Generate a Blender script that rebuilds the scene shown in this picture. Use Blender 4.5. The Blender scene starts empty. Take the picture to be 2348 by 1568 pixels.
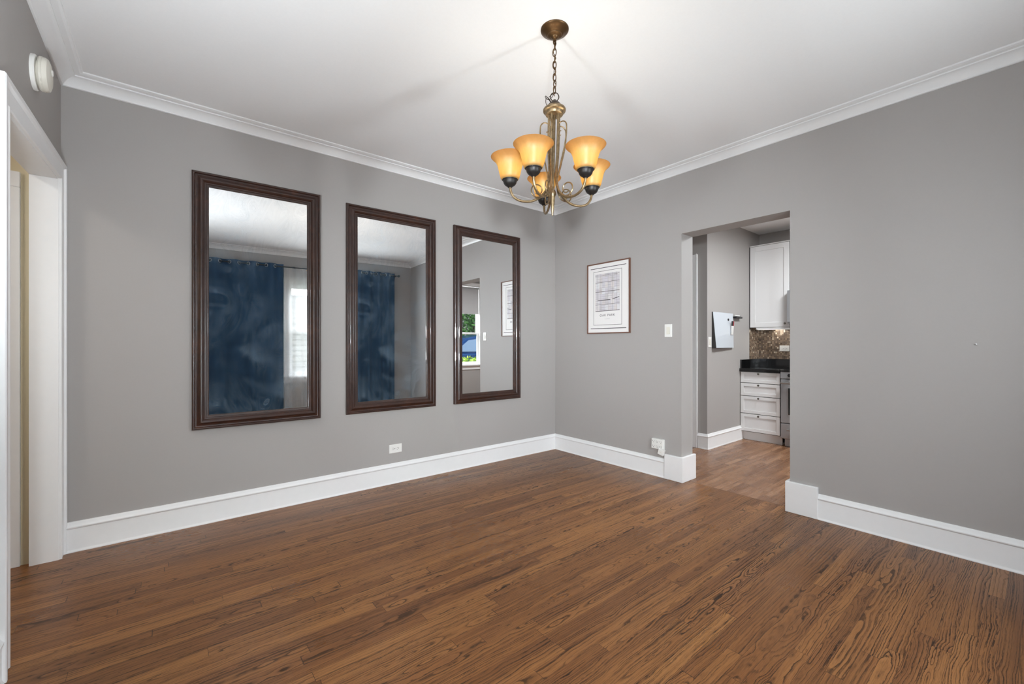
import bpy, math, random
from mathutils import Vector, Matrix
R = math.radians
random.seed(7)
sc = bpy.context.scene
COL = sc.collection

# ------------------------------------------------------------------ camera
EYE = 1.22
cam_d = bpy.data.cameras.new('camera')
cam = bpy.data.objects.new('camera', cam_d); COL.objects.link(cam)
cam.location = (0, 0, EYE)
cam.rotation_euler = (R(90), 0, R(-38.93))
cam_d.sensor_width = 36
cam_d.lens = 984.0 / 2348 * 36
cam_d.shift_y = 5.0 / 2348
cam_d.clip_start = 0.02
sc.camera = cam

# ------------------------------------------------------------------ colour management, world, lights
sc.view_settings.view_transform = 'Standard'
sc.view_settings.look = 'None'
sc.view_settings.gamma = 1
sc.view_settings.use_curve_mapping = False
sc.view_settings.exposure = 1.0
sc.cycles.max_bounces = 12
sc.cycles.diffuse_bounces = 6
sc.cycles.glossy_bounces = 6
sc.cycles.transparent_max_bounces = 12
sc.cycles.use_denoising = True
sc.cycles.sample_clamp_indirect = 6.0

w = bpy.data.worlds.new('sky'); sc.world = w; w.use_nodes = True
wn = w.node_tree.nodes; wl = w.node_tree.links
sky = wn.new('ShaderNodeTexSky'); sky.sky_type = 'PREETHAM'
sky.sun_direction = Vector((-.3, .55, .75)).normalized(); sky.turbidity = 3
wl.new(sky.outputs[0], wn['Background'].inputs[0])
wn['Background'].inputs[1].default_value = .35

def light(name, kind, loc, energy, color=(1, 1, 1), aim=None, size=.1, size_y=None, spread=None):
    d = bpy.data.lights.new(name, kind); d.energy = energy; d.color = color
    o = bpy.data.objects.new(name, d); COL.objects.link(o); o.location = loc
    if kind == 'AREA':
        d.size = size
        d.shape = 'RECTANGLE' if size_y else 'DISK'
        if size_y: d.size_y = size_y
        if spread: d.spread = R(spread)
    elif kind == 'POINT': d.shadow_soft_size = size
    if aim is not None:
        o.rotation_euler = (Vector(aim) - Vector(loc)).to_track_quat('-Z', 'Y').to_euler()
    return o

sun = light('sunlight', 'SUN', (0, 8, 10), 2.4, (1, .96, .9), aim=(1.2, 4.2, 4)); sun.data.angle = R(1)
# daylight of the open sky above the neighbour's house, coming in through the dining room window
light('window_daylight', 'AREA', (2.0, -2.3, 3.3), 190, (.92, .975, 1.01), aim=(2.2, 2.2, .9), size=2.6, size_y=2.2)
# five unseen fill lamps added around the camera to even out the room light
FILL = (.90, .97, 1.02)
light('bounce_fill', 'AREA', (-.27, 1.1, 1.45), 13.8, FILL, aim=(.2, 1.95, 2.8), size=.22)
light('room_fill', 'AREA', (2.12, -.48, 1.5), 14.4, FILL, aim=(2.2, 3.6, 1.6), size=.2)
light('far_corner_fill', 'AREA', (-.2, -.45, 1.5), 8.5, FILL, aim=(3.4, 3.4, 1.6), size=.2, spread=60)
light('low_fill', 'AREA', (-.2, -.42, 1.0), 5.4, FILL, aim=(1.5, 3.6, .1), size=.16, spread=80)
light('low_fill', 'AREA', (-.2, -.42, 1.0), 2.6, FILL, aim=(3.5, 1.2, .1), size=.16, spread=70)
# kitchen ceiling lamp, hall lamp
light('kitchen_lamp', 'AREA', (5.0, 1.0, 2.66), 32, (.93, .975, 1), aim=(5.0, 1.0, 0), size=.6, size_y=.6)
light('kitchen_daylight', 'AREA', (5.3, -1.6, 2.6), 110, (.95, .98, 1), aim=(5.3, 1.5, 1.0), size=1.0, size_y=1.2)
light('hall_lamp', 'AREA', (-1.4, 2.6, 2.55), 7, (1, .96, .9), aim=(-1.4, 2.6, 0), size=.4, size_y=.4)

# ------------------------------------------------------------------ materials
def srgb(r, g, b):
    f = lambda c: (c / 255 / 12.92) if c / 255 <= .04045 else ((c / 255 + .055) / 1.055) ** 2.4
    return (f(r), f(g), f(b), 1)

class NT:
    def __init__(s, name):
        s.m = bpy.data.materials.new(name); s.m.use_nodes = True
        s.t = s.m.node_tree; s.n = s.t.nodes; s.l = s.t.links
        s.b = s.n['Principled BSDF']; s.out = s.n['Material Output']
    def node(s, typ, **kw):
        n = s.n.new(typ)
        for k, v in kw.items(): setattr(n, k, v)
        return n
    def put(s, sock, v):
        if isinstance(v, bpy.types.NodeSocket): s.l.new(v, sock)
        elif v is not None: sock.default_value = v
    def math(s, op, a, b=None, c=None, clamp=False):
        n = s.node('ShaderNodeMath', operation=op, use_clamp=clamp)
        s.put(n.inputs[0], a)
        if b is not None: s.put(n.inputs[1], b)
        if c is not None: s.put(n.inputs[2], c)
        return n.outputs[0]
    def comb(s, x, y, z):
        n = s.node('ShaderNodeCombineXYZ')
        for i, v in enumerate((x, y, z)): s.put(n.inputs[i], v)
        return n.outputs[0]
    def coords(s, which='Object'):
        tc = s.node('ShaderNodeTexCoord'); sp = s.node('ShaderNodeSeparateXYZ')
        s.l.new(tc.outputs[which], sp.inputs[0])
        return tc.outputs[which], sp.outputs[0], sp.outputs[1], sp.outputs[2]
    def noise(s, vec, scale, detail=2, rough=.5, dist=0):
        n = s.node('ShaderNodeTexNoise'); s.put(n.inputs['Vector'], vec)
        n.inputs['Scale'].default_value = scale; n.inputs['Detail'].default_value = detail
        n.inputs['Roughness'].default_value = rough; n.inputs['Distortion'].default_value = dist
        return n.outputs['Fac']
    def white(s, vec):
        n = s.node('ShaderNodeTexWhiteNoise', noise_dimensions='3D'); s.put(n.inputs['Vector'], vec)
        return n.outputs['Value']
    def ramp(s, fac, stops, interp='LINEAR'):
        n = s.node('ShaderNodeValToRGB'); s.put(n.inputs[0], fac)
        cr = n.color_ramp; cr.interpolation = interp
        while len(cr.elements) < len(stops): cr.elements.new(.5)
        for e, (p, c) in zip(cr.elements, stops):
            e.position = p; e.color = c if len(c) == 4 else (*c, 1)
        return n.outputs[0]
    def mix(s, fac, a, b, typ='MIX'):
        n = s.node('ShaderNodeMix', data_type='RGBA', blend_type=typ)
        s.put(n.inputs[0], fac); s.put(n.inputs[6], a); s.put(n.inputs[7], b)
        return n.outputs[2]
    def mapr(s, v, a, b, c, d):
        n = s.node('ShaderNodeMapRange'); s.put(n.inputs[0], v)
        for i, x in enumerate((a, b, c, d)): n.inputs[i + 1].default_value = x
        return n.outputs[0]
    def bump(s, h, strength=.2, dist=.01):
        n = s.node('ShaderNodeBump'); s.put(n.inputs['Height'], h)
        n.inputs['Strength'].default_value = strength; n.inputs['Distance'].default_value = dist
        s.l.new(n.outputs[0], s.b.inputs['Normal'])
    def base(s, c): s.put(s.b.inputs['Base Color'], c)
    def rough(s, v): s.put(s.b.inputs['Roughness'], v)

def plain(name, col, rough=.5, metal=0, spec=.5, emit=None, es=0):
    t = NT(name); t.base(col); t.rough(rough)
    t.b.inputs['Metallic'].default_value = metal
    t.b.inputs['Specular IOR Level'].default_value = spec
    if emit: t.b.inputs['Emission Color'].default_value = emit; t.b.inputs['Emission Strength'].default_value = es
    return t.m

def paint(name, col, rough=.6, tex=.03, scale=90, spec=.3):
    t = NT(name); v, x, y, z = t.coords()
    n = t.noise(v, scale, 3)
    t.base(t.mix(t.mapr(n, .3, .7, 0, 1), tuple(c * .985 for c in col[:3]) + (1,), col))
    t.rough(rough); t.b.inputs['Specular IOR Level'].default_value = spec
    t.bump(n, tex, .004)
    return t.m

M = {}
M['wall'] = paint('grey_wall_paint', srgb(170, 166, 163), .6)
M['ceiling'] = paint('white_ceiling_paint', srgb(243, 243, 243), .8)
M['trim'] = paint('white_gloss_trim_paint', srgb(240, 240, 240), .35, .05, 25, .5)
M['yellow'] = paint('yellow_wall_paint', srgb(224, 211, 180), .6)
M['white_plastic'] = plain('white_plastic', srgb(235, 234, 230), .35)
M['cream_plastic'] = plain('cream_plastic', srgb(224, 220, 208), .4)
M['black_slot'] = plain('dark_slot', srgb(30, 30, 30), .6)
M['steel'] = plain('steel', srgb(190, 190, 190), .3, 1)
M['stainless'] = plain('brushed_stainless', srgb(172, 173, 176), .4, .6)
M['nickel'] = plain('brushed_nickel', srgb(120, 116, 110), .3, 1)
M['cabinet'] = plain('white_cabinet_paint', srgb(226, 225, 225), .4)
M['gap'] = plain('dark_reveal', srgb(60, 58, 58), .8)
M['black_iron'] = plain('black_iron', srgb(30, 27, 25), .45, .3)
M['black_plastic'] = plain('black_plastic', srgb(28, 28, 30), .35)
M['black_glass'] = plain('black_glass', srgb(12, 12, 13), .08)

def wood_floor(name, plank_w, plank_l, cols, rough0, tone=1.0, ringf=1.0, contrast=.8):
    t = NT(name); v, x, y, z = t.coords()
    row = t.math('FLOOR', t.math('DIVIDE', y, plank_w))
    rr = t.white(t.comb(row, 3.1, 0))
    lx = t.math('ADD', t.math('DIVIDE', x, plank_l), t.math('MULTIPLY', rr, 17))
    lx = t.math('ADD', lx, t.math('MULTIPLY', t.math('SINE', t.math('MULTIPLY', lx, 2.7)), .16))
    col = t.math('FLOOR', lx)
    r1 = t.white(t.comb(row, col, 1)); r2 = t.white(t.comb(row, col, 2))
    r3 = t.white(t.comb(row, col, 3)); r4 = t.white(t.comb(row, col, 4))
    fy = t.math('SUBTRACT', t.math('FRACT', t.math('DIVIDE', y, plank_w)), .5)
    yl = t.math('MULTIPLY', fy, plank_w)
    # tree ring model: distance of the plank surface from a wandering pith
    off = t.math('MULTIPLY', t.math('SUBTRACT', r2, .5), plank_w * 2.2)
    px = t.math('ADD', x, t.math('MULTIPLY', r1, 40))
    wob = t.noise(t.comb(px, t.math('MULTIPLY', r3, 30), 0), 1.9, 3, .55)
    wob2 = t.noise(t.comb(px, t.math('MULTIPLY', r4, 30), 5), 1.7, 2)
    depth = t.math('ADD', t.math('MULTIPLY', t.math('SUBTRACT', r3, .35), .05),
                   t.math('MULTIPLY', t.math('SUBTRACT', wob, .5), .14))
    yy = t.math('ADD', t.math('ADD', yl, off), t.math('MULTIPLY', t.math('SUBTRACT', wob2, .5), .035))
    fine = t.noise(t.comb(t.math('MULTIPLY', px, 15), t.math('MULTIPLY', yl, 60), r4), 1.0, 4, .7)
    rad = t.math('SQRT', t.math('ADD', t.math('MULTIPLY', yy, yy), t.math('MULTIPLY', depth, depth)))
    uneven = t.noise(t.comb(t.math('MULTIPLY', rad, 75), t.math('MULTIPLY', r2, 60), 0), 1.0, 2, .5)      # wide and narrow growth years
    rad = t.math('ADD', rad, t.math('ADD', t.math('MULTIPLY', t.math('SUBTRACT', fine, .5), .010), t.math('MULTIPLY', t.math('SUBTRACT', uneven, .5), .030)))
    ring = t.math('FRACT', t.math('MULTIPLY', rad, t.math('ADD', 60 * ringf, t.math('MULTIPLY', r4, 70 * ringf))))
    band = t.ramp(ring, [(0, (.5,) * 3), (.035, (0,) * 3), (.15, (0,) * 3), (.24, (.55,) * 3), (.50, (.90,) * 3), (.93, (1,) * 3), (1.0, (.5,) * 3)])
    pores = t.noise(t.comb(t.math('MULTIPLY', px, 17), t.math('MULTIPLY', yl, 620), r1), 1.0, 2, .6)
    pores = t.mapr(pores, .36, .56, 0, 1)
    streak = t.noise(t.comb(t.math('MULTIPLY', px, 1.1), t.math('MULTIPLY', y, 24), r2), 1.0, 3, .6)
    base = t.ramp(t.math('ADD', t.math('MULTIPLY', r1, .40), t.math('MULTIPLY', streak, .62)),
                  [(.12, cols[0]), (.5, cols[1]), (.9, cols[2])])
    dark = tuple(c * .13 for c in cols[0][:3]) + (1,)
    g1 = t.math('MULTIPLY', t.math('SUBTRACT', 1, band), t.math('MULTIPLY', t.mapr(r4, 0, 1, contrast * .75, contrast), t.mapr(t.noise(t.comb(t.math('MULTIPLY', px, 2.2), t.math('MULTIPLY', yl, 30), r3), 1, 3), .36, .58, .25, 1)))
    c = t.mix(g1, base, dark)
    c = t.mix(t.math('MULTIPLY', t.math('SUBTRACT', 1, pores), t.mapr(band, 0, 1, .62, .26)), c, dark)
    # joints between the boards
    ed = t.math('GREATER_THAN', t.math('ABSOLUTE', fy), .5 - .0006 / plank_w)
    fx = t.math('ABSOLUTE', t.math('SUBTRACT', t.math('FRACT', lx), .5))
    ex = t.math('GREATER_THAN', fx, .5 - .0011 / plank_l)
    joint = t.math('MAXIMUM', ed, ex)
    c = t.mix(t.math('MULTIPLY', joint, .72), c, srgb(26, 15, 9))
    t.base(c)
    lo = t.noise(v, 1.6, 3)
    t.rough(t.math('ADD', t.mapr(lo, .3, .7, rough0, rough0 + .10), t.math('MULTIPLY', t.math('SUBTRACT', 1, band), .10)))
    t.b.inputs['Specular IOR Level'].default_value = .34
    t.bump(t.math('SUBTRACT', t.math('ADD', t.math('MULTIPLY', band, .35), t.math('MULTIPLY', pores, .25)), joint), .10, .002)
    return t.m

M['floor'] = wood_floor('stained_oak_strip_floor', .057, 1.05, (srgb(105, 65, 36), srgb(142, 94, 53), srgb(170, 118, 68)), .25, contrast=1.0)
M['floor_kitchen'] = wood_floor('kitchen_strip_floor', .057, .42, (srgb(104, 70, 48), srgb(146, 104, 74), srgb(190, 146, 112)), .2, contrast=.40)

def frame_wood():
    t = NT('dark_walnut_frame_wood'); v, x, y, z = t.coords()
    n = t.noise(t.comb(t.math('MULTIPLY', x, 30), t.math('MULTIPLY', y, 30), t.math('MULTIPLY', z, 30)), 1, 4, .6)
    s = t.noise(v, 7, 3)
    f = t.math('ADD', t.math('MULTIPLY', n, .5), t.math('MULTIPLY', s, .5))
    t.base(t.ramp(f, [(.3, srgb(36, 22, 18)), (.55, srgb(58, 35, 27)), (.75, srgb(88, 55, 41))]))
    t.rough(t.mapr(n, .3, .7, .28, .42)); t.b.inputs['Coat Weight'].default_value = .25
    t.bump(n, .06, .002)
    return t.m
M['frame'] = frame_wood()

def mirror_mat(name, smear):
    t = NT(name); v, x, y, z = t.coords()
    g = t.node('ShaderNodeBsdfGlossy'); g.inputs['Roughness'].default_value = 0.0
    g.inputs['Color'].default_value = (.93, .94, .94, 1)
    d = t.node('ShaderNodeBsdfDiffuse'); d.inputs['Color'].default_value = (.46, .64, .78, 1)
    mx = t.node('ShaderNodeMixShader')
    if smear > 0:
        # wiped swirls of dried cleaner on the glass
        wx = t.noise(t.comb(t.math('MULTIPLY', x, 2.6), 0, t.math('MULTIPLY', z, 2.0)), 1, 2, .5, 1.2)
        wz = t.noise(t.comb(t.math('MULTIPLY', x, 2.2), 5, t.math('MULTIPLY', z, 2.4)), 1, 2, .5, 1.0)
        sw = t.noise(t.comb(t.math('MULTIPLY', wx, 26), t.math('MULTIPLY', wz, 4), 0), 1, 4, .66)
        sw = t.mapr(sw, .42, .66, 0, 1)
        fin = t.noise(t.comb(t.math('MULTIPLY', wx, 150), t.math('MULTIPLY', wz, 6), 3), 1, 3, .6)
        sw = t.math('MULTIPLY', sw, t.mapr(fin, .38, .62, .25, 1))
        broad = t.mapr(t.noise(v, 3.3, 2), .35, .7, .12, 1)
        spk = t.mapr(t.noise(v, 130, 2, .7), .56, .75, 0, .8)
        spkm = t.mapr(t.noise(v, 4.3, 1), .5, .66, 0, 1)
        f = t.math('ADD', t.math('MULTIPLY', sw, broad), t.math('MULTIPLY', t.math('MULTIPLY', spk, spkm), .6))
        f = t.math('ADD', t.math('MULTIPLY', f, smear), smear * .05, clamp=True)
        t.l.new(f, mx.inputs[0])
    else: mx.inputs[0].default_value = .008
    t.l.new(g.outputs[0], mx.inputs[1]); t.l.new(d.outputs[0], mx.inputs[2])
    t.l.new(mx.outputs[0], t.out.inputs[0])
    return t.m
M['mirror_smeared'] = mirror_mat('smeared_mirror_glass', .28)
M['mirror_clean'] = mirror_mat('clean_mirror_glass', 0)

def bronze():
    t = NT('antique_brass'); v, x, y, z = t.coords()
    n = t.noise(v, 60, 3)
    t.base(t.ramp(n, [(.35, srgb(126, 106, 78)), (.65, srgb(156, 136, 106))]))
    t.rough(.36); t.b.inputs['Metallic'].default_value = .85
    return t.m
M['brass'] = bronze()
M['dark_bronze'] = plain('dark_bronze', srgb(58, 46, 36), .42, .6)
M['canopy'] = plain('aged_brass_canopy', srgb(96, 72, 46), .38, .8)

def shade_glass():
    t = NT('amber_alabaster_glass'); v, x, y, z = t.coords()
    n = t.noise(t.comb(t.math('MULTIPLY', x, 14), t.math('MULTIPLY', y, 14), t.math('MULTIPLY', z, 5)), 3, 4, .65)
    rim = t.ramp(z, [(.0, srgb(214, 186, 124)), (.075, srgb(218, 198, 146)), (.118, srgb(226, 182, 118))])
    c = t.mix(t.math('MULTIPLY', t.mapr(n, .3, .7, 0, 1), .35), rim, srgb(200, 158, 94))
    tr = t.node('ShaderNodeBsdfTranslucent'); t.l.new(c, tr.inputs[0])
    df = t.node('ShaderNodeBsdfDiffuse'); t.l.new(c, df.inputs[0])
    gl = t.node('ShaderNodeBsdfGlossy'); gl.inputs['Roughness'].default_value = .45
    m1 = t.node('ShaderNodeMixShader'); m1.inputs[0].default_value = .2
    t.l.new(tr.outputs[0], m1.inputs[1]); t.l.new(df.outputs[0], m1.inputs[2])
    m2 = t.node('ShaderNodeMixShader'); m2.inputs[0].default_value = .04
    t.l.new(m1.outputs[0], m2.inputs[1]); t.l.new(gl.outputs[0], m2.inputs[2])
    t.l.new(m2.outputs[0], t.out.inputs[0])
    return t.m
M['shade'] = shade_glass()
M['strip'] = plain('lit_strip_diffuser', srgb(245, 245, 240), .5, emit=(1, .97, .92, 1), es=.8)
M['bulb'] = plain('lit_bulb', srgb(255, 240, 214), .4, emit=(1, .82, .56, 1), es=5)

def cloth(name, c1, c2, sheer=None):
    t = NT(name); v, x, y, z = t.coords()
    n = t.noise(t.comb(t.math('MULTIPLY', x, 60), y, t.math('MULTIPLY', z, 2)), 1, 3)
    c = t.mix(n, c1, c2)
    if sheer is None:
        t.base(c); t.rough(.85); t.b.inputs['Specular IOR Level'].default_value = .2
    else:
        tp = t.node('ShaderNodeBsdfTransparent'); tl = t.node('ShaderNodeBsdfTranslucent'); df = t.node('ShaderNodeBsdfDiffuse')
        t.l.new(c, tl.inputs[0]); t.l.new(c, df.inputs[0])
        a = t.node('ShaderNodeMixShader'); a.inputs[0].default_value = .5
        t.l.new(tl.outputs[0], a.inputs[1]); t.l.new(df.outputs[0], a.inputs[2])
        lw = t.node('ShaderNodeLayerWeight'); lw.inputs[0].default_value = .5      # folds seen edge-on are denser
        b = t.node('ShaderNodeMixShader')
        t.l.new(t.math('ADD', sheer, t.math('MULTIPLY', t.math('POWER', lw.outputs['Facing'], 2), .6), clamp=True), b.inputs[0])
        t.l.new(tp.outputs[0], b.inputs[1]); t.l.new(a.outputs[0], b.inputs[2])
        t.l.new(b.outputs[0], t.out.inputs[0])
    return t.m
M['navy'] = cloth('navy_curtain_cloth', srgb(30, 58, 88), srgb(38, 70, 102))
M['sheer'] = cloth('white_sheer_cloth', srgb(236, 236, 236), srgb(246, 246, 246), .36)

def pane():
    t = NT('window_glass')
    tp = t.node('ShaderNodeBsdfTransparent'); gl = t.node('ShaderNodeBsdfGlossy'); gl.inputs['Roughness'].default_value = 0
    lw = t.node('ShaderNodeLayerWeight'); lw.inputs[0].default_value = .5
    m = t.node('ShaderNodeMixShader'); t.l.new(t.math('ADD', .03, t.math('MULTIPLY', t.math('POWER', lw.outputs['Facing'], 5), .6)), m.inputs[0])
    t.l.new(tp.outputs[0], m.inputs[1]); t.l.new(gl.outputs[0], m.inputs[2]); t.l.new(m.outputs[0], t.out.inputs[0])
    return t.m
M['pane'] = pane()

def granite():
    t = NT('black_granite'); v, *_ = t.coords()
    n = t.noise(v, 160, 3)
    t.base(t.ramp(n, [(.5, srgb(14, 14, 15)), (.78, srgb(34, 34, 36))])); t.rough(.12)
    return t.m
M['granite'] = granite()

def mosaic():
    t = NT('bronze_mosaic_tile'); v, x, y, z = t.coords()
    s = .0195
    h = t.math('ADD', x, y)
    cx = t.math('DIVIDE', h, s); cz = t.math('DIVIDE', z, s)
    r = t.white(t.comb(t.math('FLOOR', cx), t.math('FLOOR', cz), 0))
    r2 = t.white(t.comb(t.math('FLOOR', cx), t.math('FLOOR', cz), 7))
    c = t.ramp(r, [(.0, srgb(84, 70, 58)), (.35, srgb(112, 95, 80)), (.65, srgb(134, 114, 95)), (.88, srgb(164, 143, 120)), (1, srgb(226, 212, 190))])
    gx = t.math('GREATER_THAN', t.math('ABSOLUTE', t.math('SUBTRACT', t.math('FRACT', cx), .5)), .44)
    gz = t.math('GREATER_THAN', t.math('ABSOLUTE', t.math('SUBTRACT', t.math('FRACT', cz), .5)), .44)
    g = t.math('MAXIMUM', gx, gz)
    t.base(t.mix(g, c, srgb(96, 84, 74)))
    t.rough(t.math('MAXIMUM', t.math('MULTIPLY', g, .8), t.mapr(r2, 0, 1, .08, .4)))
    t.b.inputs['Metallic'].default_value = .2
    t.bump(t.math('SUBTRACT', r2, g), .3, .004)
    return t.m
M['mosaic'] = mosaic()

def leaves(name, c1, c2):
    t = NT(name); v, *_ = t.coords()
    t.base(t.mix(t.mapr(t.noise(v, 9, 2), .3, .7, 0, 1), c1, c2)); t.rough(.6)
    t.b.inputs['Subsurface Weight'].default_value = 0
    return t.m
M['leaf_dark'] = leaves('tree_leaves', srgb(44, 92, 40), srgb(92, 150, 66))
M['leaf_light'] = leaves('shrub_leaves', srgb(110, 150, 40), srgb(176, 204, 84))
M['bark'] = plain('bark', srgb(88, 70, 54), .9)
M['car_blue'] = plain('blue_car_paint', srgb(36, 76, 128), .15, .3)
M['car_glass'] = plain('car_glass', srgb(150, 176, 200), .05, .4)
M['rubber'] = plain('tyre_rubber', srgb(26, 26, 26), .8)
M['lawn'] = leaves('lawn_grass', srgb(86, 116, 52), srgb(110, 140, 70))
M['asphalt'] = plain('grey_asphalt', srgb(120, 118, 116), .9)
M['siding'] = plain('pale_grey_lap_siding', srgb(158, 158, 156), .6)
M['paper'] = plain('print_paper', srgb(236, 233, 231), .6)
M['ink'] = plain('grey_ink', srgb(112, 106, 104), .7)
M['ink_dark'] = plain('dark_ink', srgb(70, 66, 66), .7)
M['ink_pale'] = plain('pale_ink', srgb(196, 192, 192), .7)
M['glazing'] = M['pane']
M['blind'] = plain('grey_roller_cloth', srgb(186, 184, 184), .8)
M['board'] = plain('whiteboard_surface', srgb(204, 210, 217), .12)
M['red'] = plain('red_plastic', srgb(150, 48, 56), .4)
M['copper'] = plain('rose_wood_edge', srgb(112, 78, 64), .45)

def map_paper():
    # street grid of the printed map: fine blocks in pale greys, lilacs and beiges
    t = NT('street_map_print'); v, x, y, z = t.coords()
    n = t.noise(v, 14, 3, .6)
    blk = t.white(t.comb(t.math('FLOOR', t.math('MULTIPLY', y, 26)), t.math('FLOOR', t.math('MULTIPLY', z, 17)), 0))
    tint = t.ramp(blk, [(0, srgb(206, 202, 202)), (.4, srgb(214, 210, 216)), (.7, srgb(220, 212, 208)), (1, srgb(228, 228, 230))])
    gy = t.math('GREATER_THAN', t.math('ABSOLUTE', t.math('SUBTRACT', t.math('FRACT', t.math('MULTIPLY', y, 78)), .5)), .38)
    gz = t.math('GREATER_THAN', t.math('ABSOLUTE', t.math('SUBTRACT', t.math('FRACT', t.math('MULTIPLY', z, 44)), .5)), .41)
    g = t.math('MULTIPLY', t.math('MAXIMUM', gy, gz), t.mapr(n, .38, .6, .25, .8))
    t.base(t.mix(g, tint, srgb(168, 162, 168))); t.rough(.6)
    return t.m
M['map'] = map_paper()

# ------------------------------------------------------------------ mesh helpers
class MB:
    def __init__(s): s.v = []; s.f = []
    def add(s, vs, fs):
        b = len(s.v); s.v += [tuple(p) for p in vs]; s.f += [tuple(i + b for i in f) for f in fs]; return s
    def box(s, x0, x1, y0, y1, z0, z1):
        vs = [(x, y, z) for z in (z0, z1) for y in (y0, y1) for x in (x0, x1)]
        return s.add(vs, [(0, 2, 3, 1), (4, 5, 7, 6), (0, 1, 5, 4), (2, 6, 7, 3), (0, 4, 6, 2), (1, 3, 7, 5)])
    def loops(s, rings, closed_ring=True, caps=True, closed_path=False):
        n = len(rings[0]); vs = [p for r in rings for p in r]; fs = []
        m = len(rings)
        for i in range(m if closed_path else m - 1):
            a, b = i * n, ((i + 1) % m) * n
            for j in range(n if closed_ring else n - 1):
                k = (j + 1) % n
                fs.append((a + j, a + k, b + k, b + j))
        if caps and not closed_path:
            fs.append(tuple(range(n))[::-1]); fs.append(tuple((m - 1) * n + j for j in range(n)))
        return s.add(vs, fs)
    def lathe(s, prof, seg=32, c=(0, 0, 0), axis='Z'):
        rings = []
        for r, h in prof:
            ring = []
            for k in range(seg):
                a = 2 * math.pi * k / seg
                p = (r * math.cos(a), r * math.sin(a), h)
                if axis == 'X': p = (p[2], p[0], p[1])
                elif axis == 'Y': p = (p[1], p[2], p[0])
                ring.append((p[0] + c[0], p[1] + c[1], p[2] + c[2]))
            rings.append(ring)
        return s.loops(rings)
    def tube(s, pts, rad, seg=10, closed=False):
        pts = [Vector(p) for p in pts]; n = len(pts)
        rads = rad if isinstance(rad, (list, tuple)) else [rad] * n
        rings = []; up = None
        for i, p in enumerate(pts):
            if closed: t = pts[(i + 1) % n] - pts[i - 1]
            else: t = pts[min(i + 1, n - 1)] - pts[max(i - 1, 0)]
            t.normalize()
            if up is None:
                up = t.orthogonal().normalized()
            up = (up - t * up.dot(t))
            up = up.normalized() if up.length > 1e-6 else t.orthogonal().normalized()
            b = t.cross(up)
            rings.append([tuple(p + (up * math.cos(2 * math.pi * k / seg) + b * math.sin(2 * math.pi * k / seg)) * rads[i]) for k in range(seg)])
        return s.loops(rings, closed_path=closed)
    def sweep(s, p0, p1, nrm, prof, m0=0, m1=0):
        """profile (out, up) along p0->p1 ; nrm points away from the wall; m0/m1 mitre factors"""
        p0, p1, nrm = Vector(p0), Vector(p1), Vector(nrm); d = (p1 - p0).normalized(); up = Vector((0, 0, 1))
        a = [tuple(p0 + nrm * o + up * h + d * (o * m0)) for o, h in prof]
        b = [tuple(p1 + nrm * o + up * h - d * (o * m1)) for o, h in prof]
        return s.loops([a, b])
    def rect_frame(s, w, h, prof):
        """picture-frame moulding, in the local XZ plane (front is -Y): prof = (inset, depth)"""
        rings = []
        for sx, sz in ((0, 0), (1, 0), (1, 1), (0, 1)):
            rings.append([((w - u) if sx else u, -t, (h - u) if sz else u) for u, t in prof])
        return s.loops(rings, closed_ring=True, closed_path=True)

def setup(o, label=None, cat=None, group=None, kind=None):
    if label: o['label'] = label
    if cat: o['category'] = cat
    if group: o['group'] = group
    if kind: o['kind'] = kind
    return o

def obj(name, mb, mat, parent=None, smooth=False, bevel=0, loc=None, rot=None, seg=2, auto=35):
    me = bpy.data.meshes.new(name); me.from_pydata(mb.v, [], mb.f); me.update()
    import bmesh
    bm = bmesh.new(); bm.from_mesh(me); bmesh.ops.recalc_face_normals(bm, faces=bm.faces); bm.to_mesh(me); bm.free()
    me.materials.append(M[mat] if isinstance(mat, str) else mat)
    o = bpy.data.objects.new(name, me); COL.objects.link(o)
    if smooth:
        for p in me.polygons: p.use_smooth = True
        try: me.set_sharp_from_angle(angle=R(auto))
        except Exception: pass
    if bevel:
        b = o.modifiers.new('bevel', 'BEVEL'); b.width = bevel; b.segments = seg; b.limit_method = 'ANGLE'; b.angle_limit = R(40)
    if loc is not None: o.location = loc
    if rot is not None: o.rotation_euler = rot
    if parent: o.parent = parent
    return o

def thing(name, label, cat, loc=(0, 0, 0), rot=(0, 0, 0), group=None):
    o = bpy.data.objects.new(name, None); COL.objects.link(o); o.empty_display_size = .1
    o.location = loc; o.rotation_euler = rot
    return setup(o, label, cat, group)

def struct(name, mb, mat, parent=None, **kw):
    o = obj(name, mb, mat, parent, **kw)
    if parent is None: o['kind'] = 'structure'
    return o

def text_mesh(name, body, size, mat, parent, loc, rot, extrude=.0003):
    cu = bpy.data.curves.new(name, 'FONT'); cu.body = body; cu.size = size; cu.align_x = 'CENTER'; cu.extrude = extrude
    cu.space_character = 1.25
    tmp = bpy.data.objects.new(name + '_tmp', cu); COL.objects.link(tmp)
    dg = bpy.context.evaluated_depsgraph_get()
    me = bpy.data.meshes.new_from_object(tmp.evaluated_get(dg)); bpy.data.objects.remove(tmp)
    me.materials.clear(); me.materials.append(M[mat])
    o = bpy.data.objects.new(name, me); COL.objects.link(o); o.parent = parent; o.location = loc; o.rotation_euler = rot
    return o

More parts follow.
